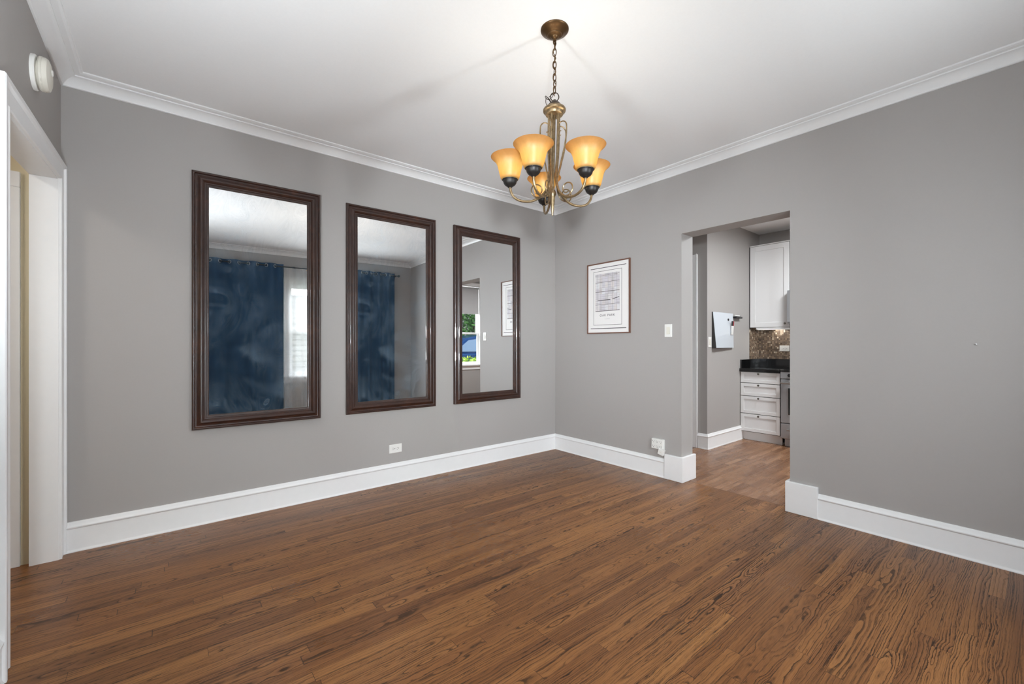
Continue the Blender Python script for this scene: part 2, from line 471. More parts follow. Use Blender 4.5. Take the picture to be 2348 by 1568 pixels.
# ------------------------------------------------------------------ room dimensions
XL, XR, YF, YB, ZC = -.473, 3.55, -.75, 3.59, 2.795
TR = .19                                   # thickness of the right wall
DY0, DY1, DZ = 1.163, 2.01, 2.197          # kitchen doorway
LY0, LY1, LZ = 2.466, 3.498, 2.125          # cased opening in the left wall
KX, KY, KZ = 6.34, 2.45, 2.72              # kitchen east wall, north wall, ceiling
WX0, WX1, WZ0, WZ1 = 1.36, 2.36, .75, 2.27  # dining room window hole
VX0, VX1, VZ0, VZ1 = 5.00, 5.52, .81, 2.55  # kitchen window hole
KS = -.80                                  # kitchen south wall

# floors
struct('floor', MB().box(-2.3, XR + .075, YF - .18, YB + .1, -.06, 0), 'floor')
struct('floor_kitchen', MB().box(XR + .079, KX + .1, KS - .15, 4.2, -.06, 0), 'floor_kitchen')
struct('trim_9', MB().box(XR + .075, XR + .079, DY0 - .02, DY1 + .02, -.06, -.0005), 'gap')
# walls
struct('wall_back', MB().box(XL, XR + TR, YB, YB + .12, 0, ZC), 'wall')
struct('wall_right', MB().box(XR, XR + TR, YF - .18, DY0, 0, ZC).box(XR, XR + TR, DY1, YB, 0, ZC).box(XR, XR + TR, DY0, DY1, DZ, ZC), 'wall')
struct('wall_left', MB().box(XL - .09, XL, YF - .18, LY0 - .010, 0, ZC).box(XL - .09, XL, LY1 + .010, YB, 0, ZC).box(XL - .09, XL, LY0 - .010, LY1 + .010, LZ + .043, ZC), 'wall')
struct('wall_front', MB().box(XL, WX0, YF - .18, YF, 0, ZC).box(WX1, XR, YF - .18, YF, 0, ZC).box(WX0, WX1, YF - .18, YF, 0, WZ0).box(WX0, WX1, YF - .18, YF, WZ1, ZC), 'wall')
struct('ceiling', MB().box(XL - .1, XR + TR, YF - .18, YB + .12, ZC, ZC + .15), 'ceiling')

# crown moulding
CP = [(0, 0), (.102, 0), (.102, -.006), (.099, -.009), (.092, -.010), (.088, -.0125), (.066, -.0145), (.0655, -.021),
      (.058, -.0225), (.044, -.028), (.031, -.037), (.021, -.048), (.014, -.058), (.0115, -.062), (.0115, -.067), (.008, -.0695), (0, -.0695)]
def crown():
    m = MB()
    cs = [(XL, YB), (XR, YB), (XR, YF), (XL, YF)]
    sg = [(1, -1), (-1, -1), (-1, 1), (1, 1)]
    rings = [[(x + sx * o, y + sy * o, ZC + h) for o, h in CP] for (x, y), (sx, sy) in zip(cs, sg)]
    return m.loops(rings, closed_path=True)
struct('trim_1', crown(), 'trim', smooth=True, auto=25)

# baseboards
BP = [(0, 0), (.022, 0), (.022, .005), (.018, .012), (.0165, .018), (.0165, .136), (.0195, .139), (.0225, .144), (.0225, .149), (.019, .153),
      (.016, .158), (.012, .166), (.0105, .172), (.008, .176), (0, .176)]
kw = dict(smooth=True, auto=25)
struct('baseboard_back', MB().sweep((XL + .02, YB, 0), (XR, YB, 0), (0, -1, 0), BP, 0, 1), 'trim', **kw)
struct('baseboard_right', MB().sweep((XR, YB, 0), (XR, 2.165, 0), (-1, 0, 0), BP, 1, 0), 'trim', **kw)
struct('baseboard_right.001', MB().sweep((XR, .985, 0), (XR, YF, 0), (-1, 0, 0), BP, 0, 1), 'trim', **kw)
struct('baseboard_front', MB().sweep((XR, YF, 0), (XL, YF, 0), (0, 1, 0), BP, 1, 1), 'trim', **kw)
struct('baseboard_left', MB().sweep((XL, YF, 0), (XL, LY0 - .119, 0), (1, 0, 0), BP, 1, 0), 'trim', **kw)
# plinth blocks wrapping the kitchen doorway
def plinth(yo, yi):
    s = 1 if yi > yo else -1
    ye = yi + s * .024
    poly = [(XR - .026, yo), (XR - .026, ye), (XR + TR + .02, ye), (XR + TR + .02, yi), (XR, yi), (XR, yo)]
    return MB().loops([[(x, y, z) for x, y in poly] for z in (0, .222)])
struct('trim_2', plinth(2.165, DY1), 'trim', bevel=.004)
struct('trim_3', plinth(.985, DY0), 'trim', bevel=.004)

# cased opening on the left
def casing():
    prof = [(.005, 0), (.005, .013), (.009, .017), (.016, .017), (.020, .0135), (.024, .0135), (.082, .0155), (.085, .0185), (.088, .025), (.094, .0275), (.106, .0275), (.110, .024), (.110, 0)]
    path = [(LY0, 0, -1.08, 0), (LY0, LZ - .025, -1.08, .92), (LY1, LZ + .030, .80, .92), (LY1, 0, .80, 0)]
    return MB().loops([[(XL + t_, y + sy * w_, z + sz * w_) for w_, t_ in prof] for y, z, sy, sz in path])
struct('trim_4', casing(), 'trim', smooth=True, auto=25)
struct('trim_6', MB().box(XL - .110, XL, LY0 - .012, LY0, 0, LZ - .026).box(XL - .110, XL + .003, LY1, LY1 + .012, 0, LZ + .029).add([(x, y, z + d) for d in (0, .012) for y, z in ((LY0 - .012, LZ - .0255), (LY1 + .012, LZ + .0305)) for x in (XL - .110, XL)], [(0, 2, 3, 1), (4, 5, 7, 6), (0, 1, 5, 4), (2, 6, 7, 3), (0, 4, 6, 2), (1, 3, 7, 5)]), 'trim')

# hall seen through the opening
struct('wall_hall_back', MB().box(-2.3, XL - .10, 3.545, 3.7, 0, 2.7), 'yellow')
struct('wall_hall_left', MB().box(-2.4, -2.3, .8, 3.7, 0, 2.7), 'yellow')
struct('wall_hall_front', MB().box(-2.3, XL - .1, .7, .8, 0, 2.7), 'yellow')
struct('ceiling_hall', MB().box(-2.4, XL - .1, .7, 3.7, 2.7, 2.8), 'ceiling')
d1 = thing('door_1', None, None, (-1.42, 3.545, 0)); d1['kind'] = 'structure'
obj('door_casing', MB().box(0, .09, -.022, 0, 0, 2.08).box(.71, .80, -.022, 0, 0, 2.08).box(0, .80, -.022, 0, 2.08, 2.165), 'trim', d1, bevel=.004)
obj('door_panel', MB().box(.092, .708, -.012, 0, .01, 2.078).box(.19, .61, -.016, 0, .2, .9).box(.19, .61, -.016, 0, 1.05, 1.95), 'trim', d1, bevel=.003)
obj('door_knob', MB().lathe([(.0, -.06), (.02, -.058), (.027, -.045), (.02, -.03), (.01, -.025), (.01, -.01), (.026, -.004), (.026, 0)], 20, (.66, -.012, 1.0), 'Y'), 'brass', d1, smooth=True)

# kitchen shell
struct('wall_kitchen_north', MB().box(4.89, KX + .1, KY, 4.2, 0, KZ), 'wall')
struct('wall_kitchen_east', MB().box(KX, KX + .12, KS - .15, KY, 0, KZ), 'wall')
struct('wall_kitchen_south', MB().box(XR + TR, VX0, KS - .15, KS, 0, KZ).box(VX1, KX, KS - .15, KS, 0, KZ).box(VX0, VX1, KS - .15, KS, 0, VZ0).box(VX0, VX1, KS - .15, KS, VZ1, KZ), 'wall')
struct('wall_kitchen_west', MB().box(XR + TR, 4.89, 4.1, 4.2, 0, KZ).box(XR + TR - .1, XR + TR, YB + .12, 4.2, 0, KZ), 'wall')
struct('ceiling_kitchen', MB().box(XR + TR, KX + .1, KS - .15, 4.2, KZ, KZ + .1), 'ceiling')
struct('baseboard_kitchen', MB().sweep((4.89, KY, 0), (5.93, KY, 0), (0, -1, 0), BP, -1, 0).sweep((4.89, 2.555, 0), (4.89, KY, 0), (-1, 0, 0), BP, 0, -1), 'trim', **kw)
struct('trim_7', MB().box(4.868, 4.89, 2.562, 2.66, 0, 2.28).box(4.868, 4.89, 2.66, 3.5, 2.19, 2.28).box(4.862, 4.868, 2.560, 2.576, 0, 2.285), 'trim', bevel=.003)
d2 = struct('door_2', MB().box(4.878, 4.89, 2.662, 3.45, .01, 2.188), 'trim')
struct('baseboard_kitchen.001', MB().sweep((XR + TR, DY1 + .03, 0), (XR + TR, 4.1, 0), (1, 0, 0), BP), 'trim', **kw)

# ------------------------------------------------------------------ windows
def window(name, x0, x1, z0, z1, yin, depth, rail, head=.10):
    """sash window in a wall whose inner face is y = yin and which looks to -y"""
    o = thing(name, None, None, (x0, yin, 0)); o['kind'] = 'structure'
    wd = x1 - x0
    m = MB()
    m.box(-.09, 0, 0, .02, z0 - .02, z1 + head).box(wd, wd + .09, 0, .02, z0 - .02, z1 + head).box(-.10, wd + .10, 0, .024, z1, z1 + head)
    obj('window_frame', m.box(0, .025, -depth, 0, z0, z1).box(wd - .025, wd, -depth, 0, z0, z1).box(0, wd, -depth, 0, z1 - .02, z1), 'trim', o, bevel=.003)
    obj('window_sill', MB().box(-.12, wd + .12, -depth, .06, z0 - .025, z0 + .004).box(-.09, wd + .09, 0, .018, z0 - .11, z0 - .025), 'trim', o, bevel=.004)
    for nm, a, b, y in (('upper_sash', rail - .02, z1 - .02, -.10), ('lower_sash', z0 + .004, rail + .02, -.065)):
        s = MB().box(.025, .062, y - .03, y, a, b).box(wd - .062, wd - .025, y - .03, y, a, b)
        s.box(.062, wd - .062, y - .03, y, b - .04, b).box(.062, wd - .062, y - .03, y, a, a + (.055 if nm == 'lower_sash' else .04))
        q = obj(nm, s, 'trim', o, bevel=.003)
        obj('pane', MB().box(.062, wd - .062, y - .018, y - .014, a + .04, b - .04), 'pane', q)
    return o
window('window_1', WX0, WX1, WZ0, WZ1, YF, .17, 1.53)
window('window_2', VX0, VX1, VZ0, VZ1, KS, .14, 1.50, .06)
rs = thing('roller_shade', 'pale grey roller shade half drawn over the kitchen window', 'window shade', (VX0, KS, 0))
obj('roller', MB().lathe([(.018, .028), (.018, VX1 - VX0 - .028)], 20, (0, -.03, VZ1 - .045), 'X'), 'steel', rs, smooth=True)
obj('shade_cloth', MB().box(.03, VX1 - VX0 - .03, -.046, -.044, 1.95, VZ1 - .045), 'blind', rs)
obj('hem_bar', MB().box(.03, VX1 - VX0 - .03, -.052, -.038, 1.93, 1.955), 'blind', rs, bevel=.003)

# ------------------------------------------------------------------ curtains on the front wall
ROD_Y, ROD_Z = YF + .095, 2.53
rod = thing('curtain_rod', 'dark metal curtain rod with ball ends above the navy curtains', 'curtain rod', (0, ROD_Y, ROD_Z))
obj('rod', MB().tube([(.02, 0, 0), (3.24, 0, 0)], .0095, 12), 'black_iron', rod, smooth=True)
for xx, s in ((.02, -1), (3.24, 1)):
    obj('finial', MB().lathe([(.0095, 0), (.013, s * .004), (.013, s * .010), (.007, s * .014), (.018, s * .022), (.024, s * .036), (.018, s * .050), (.001, s * .058)], 20, (xx, 0, 0), 'X'), 'black_iron', rod, smooth=True)
for xx in (.035, 1.44, 3.21):
    obj('bracket', MB().box(xx - .008, xx + .008, -.095, -.008, -.022, -.0095).box(xx - .02, xx + .02, -.095, -.090, -.05, .03), 'black_iron', rod, bevel=.002)

def curtain(name, x0, x1, z0, z1, folds, amp, mat, label, y=ROD_Y, rings=True, grommet=.05):
    o = thing(name, label, 'curtain', ((x0 + x1) / 2, y, 0), (0, 0, 0), 'navy curtains on the front wall' if rings else None)
    hw = (x1 - x0) / 2; n = folds * 14; rows = 16
    rng = random.Random(hash(label) % 1000 if False else len(label))
    ph = [rng.uniform(-.5, .5) for _ in range(folds + 3)]
    top = []
    def pt(i, j, side):
        u = i / n; t = j / rows
        a = 2 * math.pi * folds * u
        k = ph[int(u * folds)] * (1 - abs(math.sin(a / 2)) * 0)
        yv = amp * math.sin(a + .35 * t * math.sin(3 * a / folds)) * (1 - .25 * t) + .25 * amp * t * math.sin(2.3 * a / 2 + 1.1)
        xv = -hw + 2 * hw * u + .01 * t * math.sin(a * .5 + ph[2])
        z = z0 + (z1 - z0) * (1 - t)
        return (xv, yv + side * .0015, z)
    m = MB()
    fr = [[pt(i, j, 1) for i in range(n + 1)] for j in range(rows + 1)]
    bk = [[pt(i, j, -1) for i in range(n + 1)] for j in range(rows + 1)]
    m.loops([f + b[::-1] for f, b in zip(fr, bk)])
    obj('cloth', m, mat, o, smooth=True, auto=70)
    if rings:
        for i in range(2 * folds):
            u = (i + .5) / (2 * folds) if False else i / (2 * folds) + .25 / folds * 0 + .0
            if i == 0: continue
            a = 2 * math.pi * folds * u
            slope = amp * 2 * math.pi * folds / (2 * hw) * math.cos(a)
            ang = math.atan(slope)
            ring = [(.024 * math.cos(q) * math.cos(ang), .024 * math.cos(q) * math.sin(ang), .024 * math.sin(q)) for q in [2 * math.pi * k / 20 for k in range(20)]]
            obj('grommet', MB().tube(ring, .005, 8, closed=True), 'steel', o, smooth=True, loc=(-hw + 2 * hw * u, amp * math.sin(a), ROD_Z))
    return o
curtain('curtain', .05, 1.275, .03, ROD_Z + .042, 5, .034, 'navy', 'wide navy curtain reflected in the mirror nearest the cased opening')
curtain('curtain', 2.49, 3.19, .03, ROD_Z + .042, 4, .034, 'navy', 'narrower navy curtain reflected in the middle of the three mirrors')
curtain('sheer_curtain', 1.28, 2.485, .03, ROD_Z - .012, 11, .012, 'sheer', 'white sheer curtain over the window between the two navy curtains', y=ROD_Y - .01, rings=False)

# ------------------------------------------------------------------ mirrors
FP = [(0, 0), (0, .024), (.003, .030), (.008, .033), (.014, .033), (.018, .029), (.020, .024), (.025, .0225), (.031, .0245), (.040, .0325),
      (.048, .037), (.056, .037), (.063, .033), (.068, .026), (.070, .0235), (.077, .0235), (.080, .0205), (.087, .0195), (.092, .017), (.095, .012), (.095, 0)]
def mirror(x0, x1, z0, z1, mat, label, tilt, yaw):
    W, H = x1 - x0, z1 - z0
    o = thing('wall_mirror', label, 'mirror', (x0 + W / 2, YB - .004, z1), (R(tilt), 0, R(yaw)), 'dark framed mirrors in a row on the back wall')
    fr = MB().rect_frame(W, H, FP)
    fr.v = [(x - W / 2, y, z - H) for x, y, z in fr.v]
    obj('frame', fr, 'frame', o, smooth=True, auto=28)
    e = .093
    obj('mirror_glass', MB().box(-W / 2 + e, W / 2 - e, -.010, -.004, -H + e, -e), mat, o)
    return o
mirror(.137, .944, .644, 2.386, 'mirror_smeared', 'dark wood framed mirror with smeared glass, nearest the cased opening', -.35, -1.5)
mirror(1.149, 1.958, .644, 2.374, 'mirror_smeared', 'dark wood framed mirror with smeared glass, middle of the three', -.10, -1.30)
mirror(2.163, 2.990, .640, 2.372, 'mirror_clean', 'dark wood framed mirror with clean glass, nearest the room corner', -.25, 0)

# ------------------------------------------------------------------ framed map print on the right wall
PW, PH = .545, .737
pr = thing('framed_print', 'thin brown framed street map print on white paper beside the light switch', 'picture', (XR, 2.54, 1.330))
# local axes: y runs along the wall, x = 0 is the wall face, -x is the front
def rect_x(m, x0, x1, y0, y1, z0, z1): return m.box(x0, x1, y0, y1, z0, z1)
fm = MB().box(-.022, 0, 0, .012, 0, PH).box(-.022, 0, PW - .012, PW, 0, PH).box(-.022, 0, .012, PW - .012, 0, .012).box(-.022, 0, .012, PW - .012, PH - .012, PH)
obj('frame', fm, 'copper', pr, bevel=.002)
pp = obj('paper', MB().box(-.012, -.002, .012, PW - .012, .012, PH - .012), 'paper', pr)
f2 = -.0124
def inkbox(name, y0, y1, z0, z1, mat, x=f2): return obj(name, MB().box(x, -.0118, y0, y1, z0, z1), mat, pp)
for y0, y1, z0, z1 in ((.045, .500, PH - .056, PH - .050), (.045, .500, .050, .057)): inkbox('printed_rule', y0, y1, z0, z1, 'ink_dark')
bx = MB(); a0, a1, b0, b1 = .098, .462, .088, .652; tk = .004
bx.box(f2, -.0118, a0, a0 + tk, b0, b1).box(f2, -.0118, a1 - tk, a1, b0, b1).box(f2, -.0118, a0, a1, b0, b0 + tk).box(f2, -.0118, a0, a1, b1 - tk, b1)
obj('printed_border', bx, 'ink', pp)
obj('printed_map', MB().box(f2 - .0001, -.0118, .125, .435, .232, .622), 'map', pp)
rd = MB()
rng = random.Random(4)
def road(p, q, wd):
    (y0, z0), (y1, z1) = p, q
    rd.add([(f2 - .0003, y0, z0 - wd), (f2 - .0003, y1, z1 - wd), (f2 - .0003, y1, z1 + wd), (f2 - .0003, y0, z0 + wd)], [(0, 1, 2, 3)])
    rd.add([(f2 - .0001, y0, z0 - wd), (f2 - .0001, y1, z1 - wd), (f2 - .0001, y1, z1 + wd), (f2 - .0001, y0, z0 + wd)], [(3, 2, 1, 0)])
for zz, wd in ((.236, .0035), (.305, .0018), (.437, .0025), (.535, .0022), (.605, .0014)): road((.125, zz), (.435, zz + rng.uniform(-.003, .003)), wd)
for yy in (.16, .215, .27, .365, .41): rd.box(f2 - .0003, -.0118, yy - .0007, yy + .0007, .232, .622)
obj('printed_roads', rd, 'ink', pp)
rd = MB()
road((.130, .368), (.215, .350), .0034); road((.240, .348), (.405, .346), .0034)
obj('printed_highway', rd, 'ink_dark', pp)
ROTX = (R(90), 0, R(-90))
text_mesh('printed_title', 'OAK PARK', .034, 'ink_dark', pp, (f2, .280, .178), ROTX)
text_mesh('printed_subtitle', 'ILLINOIS', .014, 'ink_pale', pp, (f2, .280, .148), ROTX)

# ------------------------------------------------------------------ small wall fittings
def switch_plate(name, label, cat, loc, rotz, kind='rocker', horizontal=False):
    """plate in local XZ, front is -Y"""
    o = thing(name, label, cat, loc, (0, 0, rotz))
    W, H = (.117, .075) if horizontal else (.075, .117)
    obj('cover_plate', MB().box(-W / 2, W / 2, -.006, 0, -H / 2, H / 2), 'white_plastic', o, bevel=.003)
    if kind == 'rocker':
        obj('rocker', MB().add([(-.0165, -.006, -.033), (.0165, -.006, -.033), (.0165, -.006, .033), (-.0165, -.006, .033), (-.0165, -.012, -.032), (.0165, -.012, -.032), (.0165, -.0075, .032), (-.0165, -.0075, .032)],
            [(0, 1, 2, 3), (4, 7, 6, 5), (0, 4, 5, 1), (1, 5, 6, 2), (2, 6, 7, 3), (3, 7, 4, 0)]), 'cream_plastic', o, bevel=.001)
    else:
        for s in (-1, 1):
            c = s * .0195
            if horizontal: fc = MB().box(c - .0145, c + .0145, -.0085, -.005, -.0165, .0165)
            else: fc = MB().box(-.0165, .0165, -.0085, -.005, c - .0145, c + .0145)
            r = obj('receptacle', fc, 'white_plastic', o, bevel=.002)
            sl = MB()
            if horizontal:
                sl.box(c - .009, c - .001, -.0089, -.006, -.0085, -.0060).box(c - .0085, c - .0015, -.0089, -.006, .0055, .0080)
                sl.lathe([(.0032, -.0089), (.0032, -.006)], 12, (c + .0075, 0, 0), 'Y')
            else:
                sl.box(-.0075, -.0055, -.0089, -.006, c - .001, c + .008).box(.0055, .0075, -.0089, -.006, c - .0005, c + .007)
                sl.lathe([(.0028, -.0089), (.0028, -.006)], 12, (0, 0, c - .007), 'Y')
            obj('slots', sl, 'black_slot', r)
    sm = MB().lathe([(.0028, -.0068), (.0028, -.005)], 12, (0, 0, 0), 'Y')
    if kind != 'rocker': obj('screw', sm, 'steel', o, smooth=True)
    return o
switch_plate('wall_outlet', 'white double outlet set sideways under the middle mirror', 'outlet', (1.578, YB, .302), 0, 'outlet', True)
switch_plate('light_switch', 'white rocker light switch between the print and the kitchen doorway', 'light switch', (XR, 2.135, 1.343), R(-90))
switch_plate('light_switch', 'white switch plate on the kitchen wall behind the whiteboard edge', 'light switch', (4.945, KY, 1.245), 0)
switch_plate('wall_outlet', 'white outlet set sideways in the mosaic tile backsplash', 'outlet', (KX - .012, 2.135, 1.165), R(-90), 'outlet', True)

# six-way wall tap and the plugged-in charger on the right wall
t = thing('outlet_adapter', 'white six-way outlet adapter low on the wall by the doorway', 'outlet', (XR, 2.232, .302), (0, 0, R(-90)))
obj('adapter_body', MB().box(-.062, .062, -.032, 0, -.047, .047), 'white_plastic', t, bevel=.006, seg=3)
sl = MB()
for ix in (-.038, 0, .038):
    for iz in (-.022, .022):
        sl.box(ix - .009, ix - .0065, -.0325, -.030, iz - .002, iz + .008).box(ix + .0065, ix + .009, -.0325, -.030, iz - .001, iz + .007)
        sl.lathe([(.0028, -.0325), (.0028, -.030)], 12, (ix, 0, iz - .009), 'Y')
obj('slots', sl, 'black_slot', t)
t = thing('phone_charger', 'white square plug-in charger tilted below the six-way adapter', 'charger', (XR - .033, 2.176, .272), (0, R(-0), R(-90)))
ch = obj('charger_body', MB().box(-.029, .029, -.036, 0, -.029, .029), 'white_plastic', t, bevel=.009, seg=4, rot=(0, R(14), 0), loc=(0, -.0004, -.029))
obj('port', MB().box(-.008, .008, -.0364, -.034, -.002, .003), 'cream_plastic', ch)

# nail with picture hook on the bare right wall
nl = obj('nail', MB().lathe([(.0016, -.014), (.0016, -.010), (.0046, -.0095), (.0046, -.0075), (.0018, -.007), (.0018, 0)], 14, (0, 0, 0), 'X'), 'steel', smooth=True, loc=(0, 0, 0))
nl.location = (XR, .238, 1.22 + .0)
setup(nl, 'small steel nail left in the bare grey wall right of the doorway', 'nail')

# smoke detector on the left wall
sd = thing('smoke_detector', 'round cream smoke detector on the wall above the cased opening', 'smoke detector', (XL, 2.915, 2.470))
obj('mounting_base', MB().lathe([(.078, 0), (.078, .010), (.074, .015), (.058, .016)], 40, axis='X'), 'white_plastic', sd, smooth=True)
obj('detector_body', MB().lathe([(.054, .016), (.056, .021), (.072, .022), (.075, .027), (.0745, .032), (.073, .033), (.073, .035), (.0745, .036), (.074, .044), (.069, .052), (.055, .057), (.020, .059), (.0, .059)], 40, axis='X'), 'cream_plastic', sd, smooth=True)
obj('test_button', MB().lathe([(.014, .057), (.014, .061), (.011, .063), (.0, .063)], 20, (0, .012, .022), 'X'), 'white_plastic', sd, smooth=True)
obj('vent_ring', MB().lathe([(.0755, .0325), (.0755, .0355)], 40, axis='X'), 'cream_plastic', sd)

# ------------------------------------------------------------------ chandelier
CX, CY = 1.517, 1.538
ch = thing('chandelier', 'antique brass five-arm chandelier with amber glass shades, hanging from the ceiling', 'chandelier', (CX, CY, ZC))
UX, UY = Vector((.778, -.628, 0)), Vector((.628, .778, 0))       # axes used for the arm angles
obj('canopy', MB().lathe([(.070, 0), (.070, -.004), (.066, -.009), (.056, -.014), (.046, -.020), (.040, -.026), (.036, -.027), (.034, -.031), (.026, -.035),
                          (.020, -.037), (.018, -.042), (.012, -.046), (.009, -.048), (.009, -.058), (.0, -.058)], 40), 'canopy', ch, smooth=True)
loop = [(.009 * math.cos(a), 0, -.066 + .011 * math.sin(a)) for a in [2 * math.pi * k / 18 for k in range(18)]]
obj('canopy_loop', MB().tube(loop, .0026, 8, closed=True), 'canopy', ch, smooth=True)
z_top, z_bot = -.068, -.318
nl_ = 8; pitch = (z_top - z_bot) / nl_
for i in range(nl_):
    zc = z_top - pitch * (i + .5); hl, hw = pitch * .5 + .0035, .0085
    pts = []
    for k in range(24):
        a = 2 * math.pi * k / 24
        sx = hw * math.copysign(abs(math.cos(a)) ** .8, math.cos(a)); szz = hl * math.sin(a)
        pts.append((sx, 0, szz))
    ln = obj('chain_link', MB().tube(pts, .0024, 8, closed=True), 'canopy', ch, smooth=True, loc=(0.001 * (-1) ** i, 0, zc), rot=(0, R(3 * (-1) ** i), R(35 + 90 * (i % 2) + 9 * i)))
# lamp cord threaded through the chain and bunched beside the cap
cd = []
for k in range(40):
    q = k / 39; cd.append((.006 * math.sin(q * 26), .006 * math.cos(q * 26), -.05 - .28 * q))
obj('cord', MB().tube(cd, .0017, 6), 'canopy', ch, smooth=True)
# body, leaning very slightly as in the photograph
bd = R(1.1)
def bpos(r, ang, z):                      # local position (z measured from ceiling), arms turn about the camera-facing axes
    p = UX * (r * math.cos(ang)) + UY * (r * math.sin(ang))
    k = (z + .34) * math.tan(bd)
    return p + UX * k + Vector((0, 0, z))
def blathe(prof, seg=36):
    m = MB(); rings = []
    for r, z in prof:
        rings.append([tuple(bpos(r, 2 * math.pi * k / seg, z)) for k in range(seg)])
    return m.loops(rings)
hl_ = [tuple(bpos(.0, 0, -.337) + UX * (.021 * math.cos(a)) + Vector((0, 0, .022 * math.sin(a)))) for a in [2 * math.pi * k / 22 for k in range(22)]]
obj('hanging_loop', MB().tube(hl_, .0024, 8, closed=True), 'dark_bronze', ch, smooth=True)
cw = []
for k in range(200):
    q = k / 199
    cw.append(tuple(Vector((0, 0, 0)) + UX * (-.028 + .022 * math.sin(q * 17) * (1 - .3 * q)) + UY * (.016 * math.cos(q * 15)) + Vector((0, 0, -.330 - .060 * q + .017 * math.sin(q * 24)))))
obj('bunched_wire', MB().tube(cw, .0016, 6), 'dark_bronze', ch, smooth=True)
obj('cap', blathe([(.0, -.352), (.008, -.353), (.011, -.358), (.018, -.364), (.027, -.371), (.034, -.380), (.037, -.388), (.0, -.390)]), 'dark_bronze', ch, smooth=True)
obj('collar', blathe([(.0, -.388), (.037, -.388), (.046, -.391), (.0545, -.397), (.0575, -.404), (.0555, -.411), (.050, -.415), (.047, -.416), (.046, -.421), (.043, -.428), (.037, -.431), (.0, -.431)]), 'brass', ch, smooth=True)
obj('center_rod', blathe([(.007, -.43), (.007, -.80), (.012, -.806), (.017, -.818), (.017, -.826), (.013, -.834), (.0125, -.838), (.011, -.858), (.0085, -.885), (.0045, -.925), (.0, -.935)], 20), 'brass', ch, smooth=True)

def catmull(P, n=10):
    out = []
    for i in range(len(P) - 1):
        p0, p1, p2, p3 = P[max(i - 1, 0)], P[i], P[i + 1], P[min(i + 2, len(P) - 1)]
        for k in range(n):
            t_ = k / n
            out.append(tuple(.5 * (2 * b + (-a + c) * t_ + (2 * a - 5 * b + 4 * c - d) * t_ ** 2 + (-a + 3 * b - 3 * c + d) * t_ ** 3) for a, b, c, d in zip(p0, p1, p2, p3)))
    out.append(tuple(P[-1])); return out

angles = [R(188), R(-122), R(-48), R(20), R(96)]
radii = [.217, .200, .206, .222, .245]
Z_CUP = -.797                             # underside of the cups
for ang, rr in zip(angles, radii):
    q = rr / .215
    arm = catmull([(.026, -.425), (.027, -.50), (.025, -.62), (.020, -.70), (.020, -.75), (.030, -.797), (.058 * q, -.836), (.100 * q, -.862), (.145 * q, -.867), (.184 * q, -.856), (.207 * q, -.830), (rr, -.797), (rr, -.785)], 8)
    obj('arm', MB().tube([tuple(bpos(r, ang, z)) for r, z in arm], .0062, 10), 'brass', ch, smooth=True)
    # S-scroll of thinner rod: curl at the top, stem against the column, curl at the foot
    sp = []
    for k in range(22):                   # top curl, from its inner end outward
        a_ = R(265) - R(265) * k / 21; rad = .019 + .011 * (k / 21)
        sp.append((.043 + rad * math.cos(a_), -.500 + rad * math.sin(a_)))
    s2 = catmull([sp[-1], (.073, -.54), (.064, -.60), (.046, -.67), (.031, -.73), (.026, -.775), (.032, -.815), (.055, -.843), (.088, -.848)], 6)
    tail = []
    for k in range(30):
        a_ = R(-78) + R(385) * k / 29; rad = .036 - .019 * (k / 29)
        tail.append((.082 + rad * math.cos(a_), -.813 + rad * math.sin(a_)))
    path = sp + s2[1:] + tail
    nn = len(path)
    obj('scroll', MB().tube([tuple(bpos(r, ang + R(9), z)) for r, z in path], [.0026 + .0012 * math.sin(math.pi * i / (nn - 1)) for i in range(nn)], 8), 'brass', ch, smooth=True)
    c = bpos(rr, ang, 0); c = Vector((c.x, c.y, 0))
    kx = bpos(rr, ang, Z_CUP); c = Vector((kx.x, kx.y, 0))
    # shades flare outward by a hair, following the bent arms
    cup = MB().lathe([(.0, -.006), (.010, -.005), (.014, .0), (.024, .006), (.031, .015), (.034, .026), (.0345, .030), (.0385, .031), (.040, .035), (.040, .041), (.037, .043), (.033, .043)], 32)
    obj('socket_cup', cup, 'black_iron', ch, smooth=True, loc=(c.x, c.y, Z_CUP + .0))
    outer = [(.036, 0), (.043, .005), (.0475, .016), (.0525, .036), (.0575, .056), (.0625, .074), (.0695, .089), (.079, .101), (.089, .109), (.0945, .115)]
    inner = [(.092, .1165), (.0865, .111), (.0765, .103), (.066, .091), (.0585, .076), (.0535, .057), (.0485, .036), (.0435, .016), (.032, .003)]
    obj('lamp_shade', MB().lathe(outer + inner, 40), 'shade', ch, smooth=True, loc=(c.x, c.y, Z_CUP + .031), auto=80)
    obj('bulb', MB().lathe([(.0, .092), (.010, .089), (.017, .080), (.019, .070), (.016, .058), (.012, .046), (.012, .0)], 20), 'bulb', ch, smooth=True, loc=(c.x, c.y, Z_CUP + .030))
    pl = light('chandelier_lamp', 'POINT', (CX + c.x, CY + c.y, ZC + Z_CUP + .030 + .072), 2.6, (1, .94, .82), size=.022)

